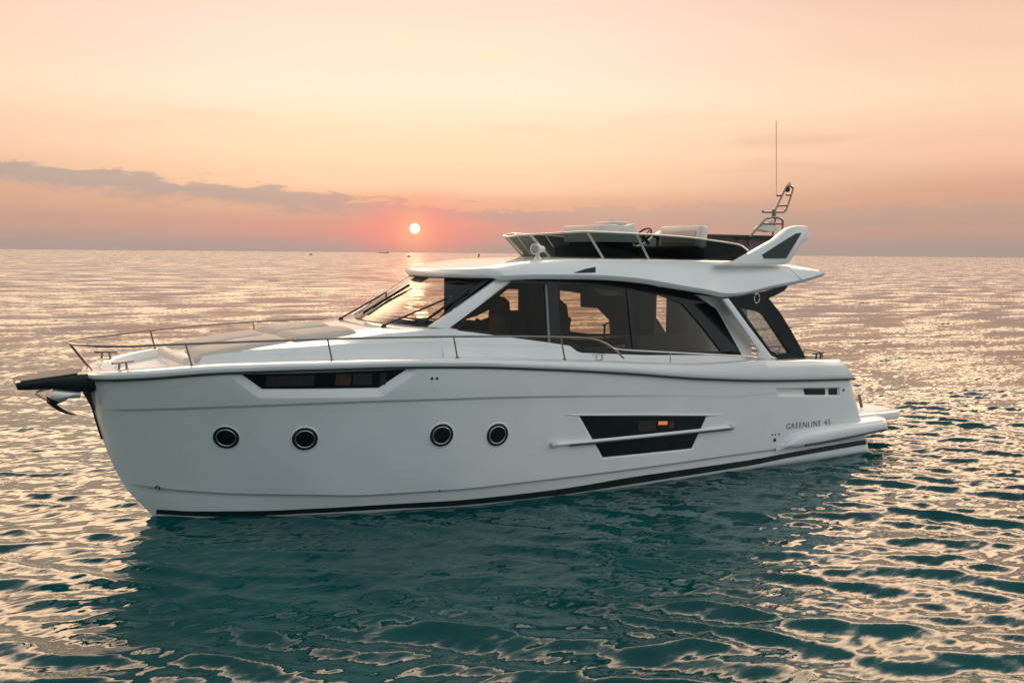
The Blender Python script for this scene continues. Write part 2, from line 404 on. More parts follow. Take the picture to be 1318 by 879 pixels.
def polysd(x, z, poly):                               # signed distance to a polygon in the x-z plane (negative inside)
    x = np.asarray(x, float); z = np.asarray(z, float)
    d = np.full(x.shape, 1e9); s = np.ones(x.shape); n = len(poly)
    for i in range(n):
        ax, az = poly[i]; bx, bz = poly[i-1]
        ex, ez = bx-ax, bz-az; wx, wz = x-ax, z-az
        t = np.clip((wx*ex+wz*ez)/(ex*ex+ez*ez), 0, 1)
        d = np.minimum(d, (wx-ex*t)**2+(wz-ez*t)**2)
        c1 = z >= az; c2 = z < bz; c3 = ex*wz > ez*wx
        s = np.where((c1 & c2 & c3) | (~c1 & ~c2 & ~c3), -s, s)
    return s*np.sqrt(d)
RECESS = []                                           # (polygon, depth, chamfer)
def hullB(x, z, feat=True):
    x = np.asarray(x, float); z = np.asarray(z, float)
    zc, zs_ = zC(x), zS(x)
    tau = np.clip((x-xst(z))/(xen(z)-xst(z)), 0, 1)
    u = np.clip((z-zc)/(zs_-zc), 0, 1)
    xs_ = -.80+tau*(11.9+.80); xc_ = -.36+tau*(12.4+.36); xw_ = 0+tau*12.5
    top = bC(xc_)+(bS(xs_)-bC(xc_))*u**pU(x)
    lowz = np.clip(z/np.maximum(zc, .02), -1, 1)
    st_ = .028*sstep(tau, 0, .03)
    low = bW(xw_)+(bC(xc_)-st_-bW(xw_))*np.clip(lowz, 0, 1)
    low = np.where(z < 0, bW(xw_)*(1-.75*np.clip(-z/.6, 0, 1)**1.5), low)
    b = np.where(z > zc, top, low)
    if feat:
        f = .028*sstep(tau, .002, .03)*(1-.85*sstep(x, 3.5, 8.2))
        b = b+f*sstep(z, zN(x)-.025, zN(x)+.012)*(z > zc)
        for poly, dep, ch in RECESS:
            d = polysd(x, z, poly); b = b-dep*(1-np.clip(d/ch, 0, 1))
    r = .16; e = np.clip((xen(z)-x), 0, r); b = b-(r-np.sqrt(np.maximum(r*r-(r-e)**2, 0)))*.55
    return b
hy = lambda x, z: -hullB(x, z, False)
def onhull(px, py, out=0.):
    p = at(px, py, hy); p[1] = -(float(hullB(p[0], p[2]))+out); return p
def xz(pts): return [(p[0], p[2]) for p in (at(a, b, hy) for a, b in pts)]
FWD_WIN = [(312, 480.5), (338, 500.6), (488, 499.2), (524, 474.5)]
MID_WIN = [(747, 535.5), (777, 588.5), (891, 577), (910, 536)]
SLOT = [(1000, 500.8), (1004, 508.5), (1080, 508.5), (1080, 500.2)]
fw = xz(FWD_WIN); fw[0] = (fw[0][0], fw[0][1]); mw = xz(MID_WIN); sl = xz(SLOT)
RECESS += [(fw, .06, .125), (mw, .03, .022), (sl, .05, .02)]
NT, NU = 900, 170
tau = np.linspace(0, 1, NT)**1.45
rows = []
u_all = np.linspace(1, 0, NU)
def hrow(zfun):
    x = xst(zfun(np.full(NT, 2.)))*(1-tau)+12*tau
    for _ in range(8):
        z = zfun(x); x = xst(z)+tau*(xen(z)-xst(z))
    b = hullB(x, z); b[0] = 0
    return np.stack([x, -b, z], -1)
for u in u_all: rows.append(hrow(lambda x: zC(x)+(zS(x)-zC(x))*u+(1e-4)))
for s in (.985, .8, .6, .4, .2, 0): rows.append(hrow(lambda x: zC(x)*s-1e-4))
for zq in (-.15, -.3, -.45, -.6): rows.append(hrow(lambda x: np.full_like(x, zq)))
PORT = np.array(rows)                                 # rows x NT x 3
full = np.concatenate([PORT, mirror(PORT[::-1])], 0)
me = grid_mesh('hull', full)
hull = link('hull', me, GEL, YACHT); me.materials.append(AFB)
tb = MB()                                             # transom closes the stern
edge = PORT[:, -1, :]
vs = [tb.bm.verts.new(p) for p in edge]+[tb.bm.verts.new(p) for p in mirror(edge[::-1])]
for i in range(len(edge)-1): tb.face((vs[i], vs[i+1], vs[-i-2], vs[-i-1]))
tb.build('transom', GEL, YACHT, 20)
hb = BVHTree.FromPolygons([tuple(p) for p in PORT.reshape(-1, 3)], [(i*NT+j, (i+1)*NT+j, (i+1)*NT+j+1, i*NT+j+1) for i in range(len(rows)-1) for j in range(NT-1)])
def hullhit(px, py, out=.0):
    h = hb.ray_cast(V(CAM), V(ray(px, py)).normalized())
    if h[0] is None: return V(onhull(px, py, out)), Vector((0, -1, 0))
    n = h[1]
    if n.y > 0: n = -n
    return h[0]+n*out, n

# --- boot stripe following the waterline
up_px = [(189, 655), (215, 656), (239, 657.5), (290, 657.6), (342, 657), (409, 654), (480, 650), (583, 644), (714, 630), (825, 612), (960, 592.5), (1018, 582), (1100, 567.5)]
lo_px = [(197, 661), (220, 662.5), (245, 663.8), (290, 664.5), (342, 663), (409, 660), (480, 656), (583, 651), (714, 637.5), (825, 621), (960, 600), (1018, 588.5), (1100, 574)]
def stripe(parent, name, up, lo, m, off, n=160):
    U = np.array([at(a, b, hy) for a, b in up]); L = np.array([at(a, b, hy) for a, b in lo])
    xu = np.linspace(max(U[0, 0], .05), 12.43, n)
    zu, zl = pchip(U[:, 0], U[:, 2])(xu), pchip(L[:, 0], L[:, 2])(xu)
    P = []
    for k in np.linspace(0, 1, 7):
        z = zu+(zl-zu)*k; P.append(np.stack([xu, -(hullB(xu, z)+off), z], -1))
    P = np.array(P); mb = MB(); mb.grid(P); mb.grid(mirror(P))
    return mb.build(name, m, parent, 60)
stripe(hull, 'boot_stripe', up_px, lo_px, STRIPE, .004)

# --- sheer line, gunwale moulding and deck
NS = 260
ts = np.linspace(0, 1, NS)**1.5
xr = -.80+ts*(11.93+.80)
capH = pchip([-.8, 2.4, 3.8, 6.4, 8.1, 9.7, 11.9], [.115, .105, .115, .165, .235, .335, .365])
half = np.stack([xr, -bS(xr), zS(xr)], -1)
loop = np.concatenate([half[::-1], mirror(half[1:])], 0)          # port stern -> bow -> starboard stern
tan = np.gradient(loop[:, :2], axis=0); tan /= np.linalg.norm(tan, axis=1)[:, None]
nor = np.stack([tan[:, 1], -tan[:, 0]], -1)
if nor[NS-1, 0] > 0: nor = -nor
H = capH(loop[:, 0]); endk = sstep(loop[:, 0], 10.6, 11.9)
def off(o, h):                                        # o outward, h height above sheer
    h = np.broadcast_to(h, H.shape); P = loop.copy()
    P[:, :2] += nor*o; P[:, 2] += h; P[:, 0] -= endk*np.maximum(h, 0)*.95
    return P
sec = [off(.0, .004), off(.03, .012), off(.042, .03), off(.044, .05+H*.12), off(.036, H*.62), off(.018, H*.86), off(-.03, H*.97), off(-.08, H), off(-.2, H+.004), off(-.225, H-.01), off(-.235, H-.13)]
mb = MB(); mb.grid(np.array(sec).transpose(1, 0, 2))
g = mb.build('gunwale', GEL, YACHT, 40)
mb = MB(); P = np.array([off(.02, -.022), off(.05, -.018), off(.055, -.004), off(.05, .009), off(.02, .012)]).transpose(1, 0, 2); mb.grid(P)
mb.build('rub_strip', RUB, g, 50)
inn = off(-.233, H-.11); A_, B_ = inn[:NS][::-1], inn[NS-1:]
mb = MB(); mb.grid(np.array([A_+(B_-A_)*k for k in np.linspace(0, 1, 9)]).transpose(1, 0, 2)); mb.build('deck', DECK, YACHT, 60)
# stern closing panel between gunwale ends
e0 = np.array(sec)[:, 0]; e1 = np.array(sec)[:, -1]
mb = MB(); mb.grid(np.array([e0+(e1-e0)*k for k in np.linspace(0, 1, 5)])); mb.build('stern_coaming', GEL, YACHT, 40)
def captop(x): return float(zS(x)+capH(x))

# --- coachroof carrying the sunpad and the windscreen
def lofted(secs, n=10):
    return np.array([crv(s, n) for s in secs])
secs = []
cw = pchip([.3, .5, 1, 2, 3, 3.6, 4.1], [.80, .95, 1.15, 1.38, 1.50, 1.545, 1.575])
cz = pchip([.3, .6, 1.6, 2.4, 3.3, 4.1], [2.20, 2.28, 2.36, 2.395, 2.42, 2.42])
cs = pchip([.3, 1.5, 2.4, 3.1, 3.8, 4.1], [2.21, 2.38, 2.45, 2.535, 2.575, 2.53])
xcs = np.r_[.3, .34, .42, np.linspace(.55, 4.0, 26)]
P = []
for x in xcs:
    w, z1, z2 = float(cw(x)), float(cz(x)), float(cs(x)); zd = captop(x)-.16
    kk = float(sstep(x, 2.3, 3.5)); wi = (w-.16)*(1-kk)+(w-.03)*kk
    s = [(-w-.07, zd), (-w-.035, (zd+z1)/2), (-w, z1-.015), (-w+.02, z1+.01), (-wi, z2-.012), (-wi+.06, z2+.004), (-wi*.5, z2+.03), (0, z2+.04)]
    s = s+[(-y, z) for y, z in s[-2::-1]]
    P.append([(x, y, z) for y, z in s])
P = np.array(P); mb = MB(); vs = mb.grid(P); mb.face([v for v in vs[0]]); mb.face([v for v in vs[-1]])
coach = mb.build('coachroof', GEL, YACHT, 25)

# --- sunpad cushions
def pad(x0, x1, w0, w1, z0, z1, th, name, parent, m=CUSH, crown=.03, nose=0.):
    nx, ny = 14, 12; T = []
    for i in range(nx+1):
        k = i/nx; x = x0+(x1-x0)*k; w = w0+(w1-w0)*k; z = z0+(z1-z0)*k
        e = min(k, 1-k)*nx; ed = min(1, e/1.2)
        row = []
        for j in range(ny+1):
            v = -1+2*j/ny; f = (1-abs(v)**7)
            row.append((x-nose*(1-v*v)*(1-k), w*v, z+th*(.35+.65*math.sqrt(max(0, ed*f)))+crown*(1-v*v)*ed))
        T.append(row)
    T = np.array(T); mb = MB(); t = mb.grid(T); Bm = T.copy(); Bm[..., 2] = (z0+(z1-z0)*np.linspace(0, 1, nx+1))[:, None]-.03
    b = mb.grid(Bm, flip=True)
    for i in range(nx):
        mb.face((t[i][0], t[i+1][0], b[i+1][0], b[i][0])); mb.face((t[i][-1], t[i+1][-1], b[i+1][-1], b[i][-1]))
    for j in range(ny):
        mb.face((t[0][j], t[0][j+1], b[0][j+1], b[0][j])); mb.face((t[-1][j], t[-1][j+1], b[-1][j+1], b[-1][j]))
    return mb.build(name, m, parent, 50)
sp = bpy.data.objects.new('sunpad', None); COL.objects.link(sp); sp.parent = YACHT
for y0 in (-.5, .5):
    o = pad(.42, 1.72, .44, .48, 2.22, 2.38, .075, 'cushion', sp); o.location.y = y0
    o = pad(1.74, 2.72, .48, .48, 2.40, 2.46, .085, 'backrest_cushion', sp, crown=.03); o.location.y = y0
mb = MB(); vsb = mb.box((.36, 0, 2.19), (.14, 1.72, .13)); mb.bevel(.05, 3); mb.build('sunpad_front_roll', CUSHW, sp)

# --- cabin
def cab(x, z): return -(1.665-.17*(z-2.0)-max(0., 5.2-x)*.055)
def cpt(px, py, dy=0.):
    p = at(px, py, cab); p[1] += dy; return p
def both(mbf, name, m, parent, smooth=35):            # the same part on the port and the starboard side
    for s in (1, -1):
        mb = mbf(s); mb.build(name, m, parent, smooth)
def sidepoly(pts, th, s, holes=(), bev=0.):
    mb = MB(); Q = np.array(pts, float); Hs = [np.array(h, float) for h in holes]
    if s < 0: Q = mirror(Q); Hs = [mirror(h) for h in Hs]
    mb.prism(Q, (0, th*s, 0), Hs)
    if bev: mb.bevel(bev, 2)
    return mb
WB = [(574, 423), (610, 428), (700, 440), (733, 445), (742, 452), (748, 454), (830, 457), (900, 457), (957, 457)]   # bottom edge of side glass
WTOP = [(662, 359), (700, 358), (800, 361), (870, 371), (905, 384), (922, 397), (957, 457)]
glass_out = [cpt(*p) for p in WB] + [cpt(*p) for p in WTOP[-2::-1]]
def wall_low(s):
    top = [cpt(*p, -.012) for p in WB]; top[0] = cpt(566, 423, -.012)
    top.append(cpt(990, 459, -.012))
    low = [np.array((p[0], cab(p[0], 1.5)-.012, captop(min(p[0], 11))-.22)) for p in (top[-1], top[0])]
    return sidepoly(top+low, .05, s)
both(wall_low, 'cabin_side', GEL, YACHT)
GLZ = bpy.data.objects.new('side_glazing', None); COL.objects.link(GLZ); GLZ.parent = YACHT
both(lambda s: sidepoly([p+np.array((0, .012, 0)) for p in glass_out], .008, s), 'side_pane', CAB_GLASS, GLZ, None)
def portside(f, name, m, parent, smooth=35): f(1).build(name, m, parent, smooth)
def strip(pts, th, s, dy=-.004): return sidepoly([cpt(*p, dy) for p in pts], th, s)
# black borders and mullions of the glass
both(lambda s: strip([(574, 423), (733, 446), (748, 454.5), (830, 457), (957, 457.5), (955, 452.5), (830, 452), (750, 449), (738, 441.5), (610, 425)], .03, s), 'glass_border', BLKG, GLZ)
portside(lambda s: strip([(662, 360), (800, 362), (870, 372), (903, 385), (922, 399), (957, 457), (930, 455), (904, 421), (878, 391), (845, 379), (800, 368), (658, 364)], .03, s), 'glass_border', BLKG, GLZ)
portside(lambda s: strip([(703.5, 362), (718, 362), (722, 447), (708, 444)], .04, s), 'mullion', BLKG, GLZ)
portside(lambda s: strip([(701.5, 366), (703.5, 366), (708, 441), (705.5, 441)], .03, s, -.008), 'mullion_trim', mat('grey_seal', (.2, .21, .21), .4), GLZ)
portside(lambda s: strip([(806, 366), (815, 367), (820, 453), (815, 453)], .03, s, .002), 'mullion', BLKG, GLZ)
both(lambda s: strip([(895, 379), (936, 384), (967, 431), (967, 461), (957, 461), (922, 398)], .06, s, -.006), 'rear_quarter', GEL, YACHT)

# windscreen
yb = np.linspace(-1, 1, 41)
base = np.stack([3.27+.40*np.abs(yb)**2.3, 1.47*yb, 2.585+0*yb], -1)
topc = np.stack([4.28+.46*np.abs(yb)**2.3, 1.36*yb, 3.30+0*yb], -1)
ks = np.linspace(0, 1, 13)
Pw = np.array([base+(topc-base)*k+np.array((-.05, 0, .03))*4*k*(1-k)*.6 for k in ks])
mb = MB(); mb.grid(Pw); wsn = mb.build('windscreen', WS_GLASS, YACHT, 80)
wbv = BVHTree.FromPolygons([tuple(p) for p in Pw.reshape(-1, 3)], [(i*41+j, (i+1)*41+j, (i+1)*41+j+1, i*41+j+1) for i in range(12) for j in range(40)])
mb = MB()
def band(i0, i1, lo, hi, o):                          # black surround printed on the screen
    return Pw[lo:hi+1, i0:i1+1]+np.array((-.012, 0, .012))*o
mb.grid(band(0, 40, 0, 1, 1)); mb.grid(band(0, 1, 1, 12, 1)); mb.grid(band(39, 40, 1, 12, 1)); mb.grid(band(0, 40, 11, 12, 1))
mb.build('screen_border', BLKG, wsn, 80)
mb = MB(); mb.grid(Pw[:, 26:28]+np.array((.02, 0, -.02))); mb.build('screen_mullion', BLKG, wsn, 80)
def apil(s):
    a = [at(553, 421, -1.50), at(577, 424, -1.52), at(664, 359, -1.40), at(641, 359, -1.385)]
    return sidepoly(a, .09, s, bev=.015)
both(apil, 'windscreen_pillar', GEL, YACHT)

# hardtop
RW = pchip([3.9, 4.7, 5.2, 6, 7.5, 9, 11.5], [1.45, 1.50, 1.57, 1.66, 1.78, 1.86, 1.88])
rzb_x = [3.9, 4.6, 5.3, 6.2, 6.9, 7.4, 7.9, 8.5, 9.0, 9.1, 10.0, 10.9, 11.35]
rzb_z = [3.215, 3.235, 3.262, 3.255, 3.22, 3.165, 3.09, 3.005, 2.935, 2.935, 3.05, 3.175, 3.27]
rzb = pchip(rzb_x, rzb_z)
rzt = pchip([3.9, 4.3, 4.8, 5.4, 6.2, 9.4, 10.5, 11.4], [3.335, 3.39, 3.465, 3.54, 3.575, 3.56, 3.53, 3.42])
P = []
R_ = np.r_[np.linspace(0, .12, 10), np.linspace(.135, 1, 62)]
for r in R_:
    row = []
    def pt(v, dz, ztop):                              # v: -1..1 across, dz: 0 low edge .. 1 top
        x = 4.17+.62*abs(v)**2.6; x = x+r*(11.37-x); w = float(RW(x)); zb, zt = float(rzb(x)), float(rzt(x))
        return x, v*w, zb, zt
    prof = [(-.0, 'u', 0), (-.35, 'u', 0), (-.75, 'u', 0), (-.93, 'u', .3), (-.97, 'b', 0), (-1.0, 'b', .03), (-1.012, 'b', .075), (-.992, 'b', .135), (-.955, 'm', .38), (-.88, 'm', .76), (-.83, 'm', .93), (-.77, 'm', 1.), (-.6, 't', .012), (-.3, 't', .022), (0, 't', .025)]
    for v, k, q in prof:
        x, y, zb, zt = pt(v, 0, 0)
        if k == 'u': z = max(zb+.03, 3.27) if q == 0 else zb+.035
        elif k == 'b': z = min(zb+q, zb+(zt-zb)*.8)
        elif k == 'm': z = zb+max(.135, 0)+(zt-zb-.135)*q if zt-zb > .2 else zb+(zt-zb)*(.6+.4*q)
        else: z = zt+q
        row.append((x, y, z))
    row = row+[(x, -y, z) for x, y, z in row[-2:0:-1]]
    P.append(row)
P = np.array(P); lip = []
for kx, kz in ((.05, 0.), (.046, .4), (.034, .75), (.016, .93)):   # rounded front lip
    q = P[0].copy(); mid = (q[4:11, 2].min()+q[:, 2].max())/2-.01
    q[:, 2] = mid+(q[:, 2]-mid)*kz; q[:, 0] -= kx; lip.append(q)
P = np.concatenate([np.array(lip), P], 0)
mb = MB(); vs = mb.grid(P, cv=True); mb.face(vs[-1])
roof = mb.build('hardtop', GEL, YACHT, 40)
rbv = BVHTree.FromObject(roof, bpy.context.evaluated_depsgraph_get())
def hit(bv, px, py, out=0.):
    h = bv.ray_cast(V(CAM), V(ray(px, py)).normalized())
    if h[0] is None: return None, None
    n = h[1]
    if n.dot(V(ray(px, py))) > 0: n = -n
    return h[0]+n*out, n
def decal(bv, pts, name, m, parent, out=.006, th=.02):
    q = [hit(bv, a, b, out) for a, b in pts]; nn = sum((n for _, n in q), Vector()).normalized()
    mb = MB(); mb.prism([p for p, _ in q], -nn*th); return mb.build(name, m, parent, 30)
decal(rbv, [(738, 351.5), (752, 346.8), (766.5, 343.8), (766.5, 350.6), (763, 351.2)], 'side_vent', BLKG, roof)
# headlining seen under the roof
mb = MB(); mb.box((7.2, 0, 3.235), (4.6, 2.6, .03)); mb.build('headlining', GREYI, YACHT)

# flybridge windscreen of smoked acrylic, steel rail along its top
tp = np.array([(5.75, 0), (5.79, -.2), (5.92, -.42), (6.22, -.78), (6.56, -1.14), (7.1, -1.29), (7.7, -1.42), (8.4, -1.55), (9.42, -1.68), (9.60, -1.70)])
tz = np.array([3.93, 3.94, 3.955, 3.98, 4.01, 3.995, 3.975, 3.94, 3.835, 3.73])
tr = np.column_stack([tp, tz]); trs = np.array([a*(1-k)+b*k for a, b in zip(tr[:-1], tr[1:]) for k in np.linspace(0, 1, 6, endpoint=False)]+[tr[-1]])
for _ in range(2): trs[1:-1] = .25*trs[:-2]+.5*trs[1:-1]+.25*trs[2:]
bs = trs.copy(); bs[:, 0] += np.interp(trs[:, 0], [5.75, 6.6, 7.6, 9.0, 9.62], [.42, .36, .30, .14, .0]); bs[:, 1] *= .965
bs[:, 2] = np.interp(bs[:, 0], [6, 6.5, 9.7], [3.575, 3.585, 3.545])
FS = bpy.data.objects.new('flybridge_screen', None); COL.objects.link(FS); FS.parent = YACHT
T2 = np.concatenate([trs[::-1], mirror(trs[1:])], 0); B2 = np.concatenate([bs[::-1], mirror(bs[1:])], 0)
mb = MB(); mb.grid(np.array([B2+(T2-B2)*k for k in (0, .33, .66, .985)])); mb.build('screen_panel', FLY_GLASS, FS, 40)
mb = MB(); mb.tube(T2, .016, 8); mb.build('top_rail', STEEL, FS, 60)
for ix in (12, 24, 33):
    for M_ in (0, 1):
        a, b = trs[ix], bs[ix]
        if M_: a, b = mirror(a), mirror(b)
        mb = MB(); mb.tube([a, b], .022, 8); mb.build('stanchion', STEEL, FS, 60)
# radar-arch wings
wing_px = [(926, 341), (950, 336), (1000, 308.5), (1017, 294), (1026, 290.5), (1040, 291), (1041, 299), (1034, 312), (1017, 337), (1012, 341)]
tri_px = [(981.5, 328), (984, 332.6), (1012, 332.6), (1032, 299.8), (1025, 300.6), (1003, 314)]
def wing(s): return sidepoly([at(a, b, -1.80) for a, b in wing_px], .17, s, bev=.022)
for s in (1, -1):
    w = wing(s).build('arch_wing', GEL, YACHT, 40)
    sidepoly([at(a, b, -1.812) for a, b in tri_px], .02, s).build('arch_window', mat('teal_grey_panel', (.022, .034, .035), .25), w)
    sidepoly([at(a, b, -1.62) for a, b in [(1026, 297), (1040, 299), (1043, 304), (1039, 311), (1028, 313)]], .2, s, bev=.02).build('arch_light_box', GEL, w)
# hardtop wing tip seam
mb = MB(); mb.tube([at(1013, 343, -1.86), at(1033, 361, -1.9)], .006, 6); mb.build('tip_seam', CUSHW, roof)

# --- black cockpit frame with its clear pane
out_px = [(934, 386), (975, 377.5), (1014.7, 368), (1010, 374), (1000, 379.5), (989.5, 384), (1004, 402), (1020, 428), (1031, 448), (1037, 461), (1000, 462.5), (990, 457.5), (976, 441)]
in_px = [(952.5, 396), (979, 401.8), (985, 407), (1016, 453.5), (1001, 456), (992.5, 452)]
CPK = bpy.data.objects.new('cockpit_side_screen', None); COL.objects.link(CPK); CPK.parent = YACHT
for s in (1, -1):
    sidepoly([at(a, b, -1.87) for a, b in out_px], .06, s, [[at(a, b, -1.87) for a, b in in_px]]).build('frame', BLKG, CPK)
    sidepoly([at(a, b, -1.84) for a, b in in_px], .008, s).build('pane', COPK_GLASS, CPK, None)
    sidepoly([at(a, b, -1.89) for a, b in [(931, 385.5), (938, 384), (966, 422), (985, 447), (993, 457.5), (1002, 461.5), (985, 463), (975, 460), (978, 452)]], .07, s, bev=.012).build('forward_pillar', GEL, CPK)
em = MB(); c0 = at(974, 384, -1.876)
for k in range(5):                                    # broken ring emblem
    a0 = 2*pi*k/5+.2
    em.tube([c0+np.array((.062*cos(a), -.004, .082*sin(a))) for a in np.linspace(a0, a0+.98, 7)], .009, 6)
em.build('emblem', GEL, CPK)

# --- cockpit fittings
ctb = bpy.data.objects.new('cockpit_table', None); COL.objects.link(ctb); ctb.parent = YACHT
tt = at(985, 443.5, -.6)
mb = MB(); mb.box((tt[0], -.5, tt[2]-.01), (.75, .9, .035)); mb.bevel(.01); mb.build('table_top', TEAK, ctb)
mb = MB(); mb.tube([(tt[0]-.1, -.5, tt[2]-.03), (tt[0]-.1, -.5, 1.45)], .035, 12); mb.build('pedestal', STEEL, ctb)
mb = MB(); mb.box((10.75, 0, 1.72), (.55, 3.3, .2)); mb.bevel(.05, 3); mb.build('cockpit_sofa', CUSHW, YACHT)
mb = MB(); mb.box((9.72, -.55, 2.4), (.05, 2.1, 1.7)); mb.build('aft_bulkhead', GREYI, YACHT)
mb = MB(); mb.box((9.72, 1.2, 2.4), (.05, .7, 1.7)); mb.build('aft_bulkhead', GREYI, YACHT)
mb = MB(); mb.box((9.76, -1.15, 2.35), (.04, .8, 1.6)); mb.build('cockpit_wall', CUSHW, YACHT)

# --- interior seen through the glass
INT = bpy.data.objects.new('saloon_interior', None); COL.objects.link(INT); INT.parent = YACHT
mb = MB(); mb.box((6.8, 0, 1.75), (5.7, 2.9, .05)); mb.build('saloon_floor', DARKI, INT)
def sw(pts): return [np.array((x, 1.47, z)) for x, z in pts]
outer = sw([(5.35, 1.9), (9.7, 1.9), (9.7, 3.05), (8.3, 3.23), (5.35, 3.23)])
holes = [sw([(5.72, 2.44), (5.98, 2.42), (6.02, 2.46), (6.10, 2.42), (6.27, 2.47), (6.29, 2.62), (6.02, 2.51)]),
         sw([(6.48, 2.86), (6.66, 2.985), (6.92, 2.98), (6.92, 2.585), (6.72, 2.585), (6.69, 2.76), (6.60, 2.83)]),
         sw([(7.46, 2.86), (7.54, 2.86), (7.54, 2.60), (7.44, 2.60)]),
         sw([(7.84, 2.95), (8.36, 2.88), (8.37, 2.61), (8.78, 2.58), (9.08, 2.33), (9.11, 2.06), (8.55, 2.08), (8.10, 2.14), (8.06, 2.4), (8.01, 2.66), (7.85, 2.77)])]
mb = MB(); mb.prism(outer, (0, .05, 0), holes); mb.build('wall_lining', DARKI, INT)
mb = MB(); mb.prism([(3.75, 0, 2.1), (5.0, 0, 2.1), (5.0, 0, 2.30), (4.75, 0, 2.50), (4.1, 0, 2.585), (3.6, 0, 2.56)], (0, 1.35, 0)); mb.prism([(3.75, -1.35, 2.1), (4.7, -1.35, 2.1), (4.6, -1.35, 2.4), (4.1, -1.35, 2.5), (3.6, -1.35, 2.5)], (0, 1.34, 0)); mb.build('dashboard', DARKI, INT)
def wheel(name, c, r, tilt, parent, m):
    mb = MB(); mt = Matrix.Translation(V(c)) @ Matrix.Rotation(tilt, 4, 'Y')
    mb.tube([mt @ Vector((r*cos(a), r*sin(a), 0)) for a in np.linspace(0, 2*pi, 25)[:-1]], .018, 8, closed=True)
    for a in (pi/2, pi*7/6, pi*11/6): mb.tube([mt @ Vector((0, 0, -.02)), mt @ Vector((r*cos(a), r*sin(a), 0))], .012, 6)
    mb.tube([mt @ Vector((0, 0, .01)), mt @ Vector((-.0, 0, -.2))], .03, 8)
    return mb.build(name, m, parent)
wheel('steering_wheel', (5.25, .75, 2.50), .19, radians(-55), INT, BLK)
def seat(name, x, y, zb, w, h, parent, m, head=True):
    e = bpy.data.objects.new(name, None); COL.objects.link(e); e.parent = parent
    mb = MB(); mb.box((x+.02, y, zb+h/2), (.13, w, h), Matrix.Rotation(radians(10), 4, 'Y')); mb.bevel(.045, 3); mb.build('backrest', m, e)
    mb = MB(); mb.box((x-.28, y, zb-.02), (.55, w, .15)); mb.bevel(.05, 3); mb.build('seat_cushion', m, e)
    if head:
        mb = MB(); mb.box((x+.1, y, zb+h+.11), (.1, w*.6, .2), Matrix.Rotation(radians(8), 4, 'Y')); mb.bevel(.04, 3); mb.build('headrest', m, e)
    mb = MB(); mb.tube([(x-.25, y, zb-.1), (x-.25, y, zb-.45)], .05, 10); mb.build('pedestal', STEEL, e)
    return e
seat('helm_seat', 5.75, .30, 2.10, .55, .52, INT, SEATB)
seat('companion_seat', 7.0, .30, 2.05, .55, .5, INT, SEATB, False)
mb = MB(); mb.box((7.2, 1.15, 2.5), (.34, .5, 1.4)); mb.bevel(.01); mb.build('galley_column', DARKI, INT)
mb = MB(); mb.box((8.5, .95, 1.98), (1.6, .6, .14)); mb.bevel(.05, 3); mb.build('sofa', GREYI, INT)
mb = MB(); mb.box((8.3, -1.1, 2.1), (1.7, .16, .35)); mb.bevel(.06, 3); mb.build('sofa_backrest', GREYI, INT)
mb = MB(); mb.tube([(8.35, .7, 2.05), (8.35, .7, 2.32)], .02, 8); mb.tube([(8.3, .7, 2.3), (8.65, .72, 2.42)], .014, 8); mb.build('table_lamp', BLK, INT)

# --- flybridge furniture
fc = bpy.data.objects.new('flybridge_console', None); COL.objects.link(fc); fc.parent = YACHT
pc = lambda px, py, y: at(px, py, y)
A_ = [pc(772, 289.5, -.35), pc(792, 289, -.35), pc(806, 291, -.35), pc(817.5, 287.5, -.35), pc(823, 300, -.35)]
A_ += [np.array((A_[-1][0]+.05, -.35, 3.86)), np.array((A_[0][0], -.35, 3.86))]
mb = MB(); mb.prism(A_, (0, 1.1, 0)); mb.bevel(.03, 2); mb.build('console_body', CUSHW, fc)
mb = MB(); mb.box(((A_[0][0]+A_[3][0])/2+.05, .2, 3.71), (A_[3][0]-A_[0][0]-.1, 1.0, .3)); mb.build('console_base', DARKI, fc)
mb = MB(); mb.box((8.65, 1.15, 3.70), (2.1, .4, .22)); mb.bevel(.05, 3); mb.build('flybridge_sofa', DARKI, YACHT)
q = pc(788, 288, .1); mb = MB(); mb.box((q[0], q[1], q[2]), (.42, .5, .06)); mb.bevel(.02); mb.tube([q+np.array((.05*cos(a)*1.4, 0, .03+.05*sin(a))) for a in np.linspace(0, pi, 9)], .01, 6); mb.build('compass_cover', CUSHW, fc)
q = pc(827, 304, -.15); wheel('steering_wheel', (q[0], q[1], q[2]), .19, radians(-48), fc, BLK)
fsx = pc(880, 300, -.3)
fs = bpy.data.objects.new('flybridge_helm_seat', None); COL.objects.link(fs); fs.parent = YACHT
mb = MB(); mb.box((fsx[0]+.07, -.2, 3.98), (.2, 1.15, .40), Matrix.Rotation(radians(7), 4, 'Y')); mb.bevel(.06, 4); mb.build('backrest', CUSHW, fs)
mb = MB(); mb.box((fsx[0]-.25, -.2, 3.69), (.6, 1.1, .22)); mb.bevel(.06, 3); mb.build('seat_base', DARKI, fs)
mb = MB(); mb.box((fsx[0]-.046, -.2, 3.97), (.02, .9, .24), Matrix.Rotation(radians(7), 4, 'Y')); mb.bevel(.009); mb.build('seat_inset', CUSH, fs)
bu = bpy.data.objects.new('wet_bar', None); COL.objects.link(bu); bu.parent = YACHT
b0, b1 = pc(907, 303, -.5), pc(1000, 303, -.5)
mb = MB(); mb.box(((b0[0]+b1[0])/2, .25, 3.78), (b1[0]-b0[0]-.1, 1.4, .48)); mb.bevel(.02); mb.build('fabric_cover', COVER, bu)
mb = MB(); mb.box(((b0[0]+b1[0])/2, .22, b0[2]-.005), (b1[0]-b0[0], 1.55, .055)); mb.bevel(.02); mb.build('worktop', GREYI, bu)
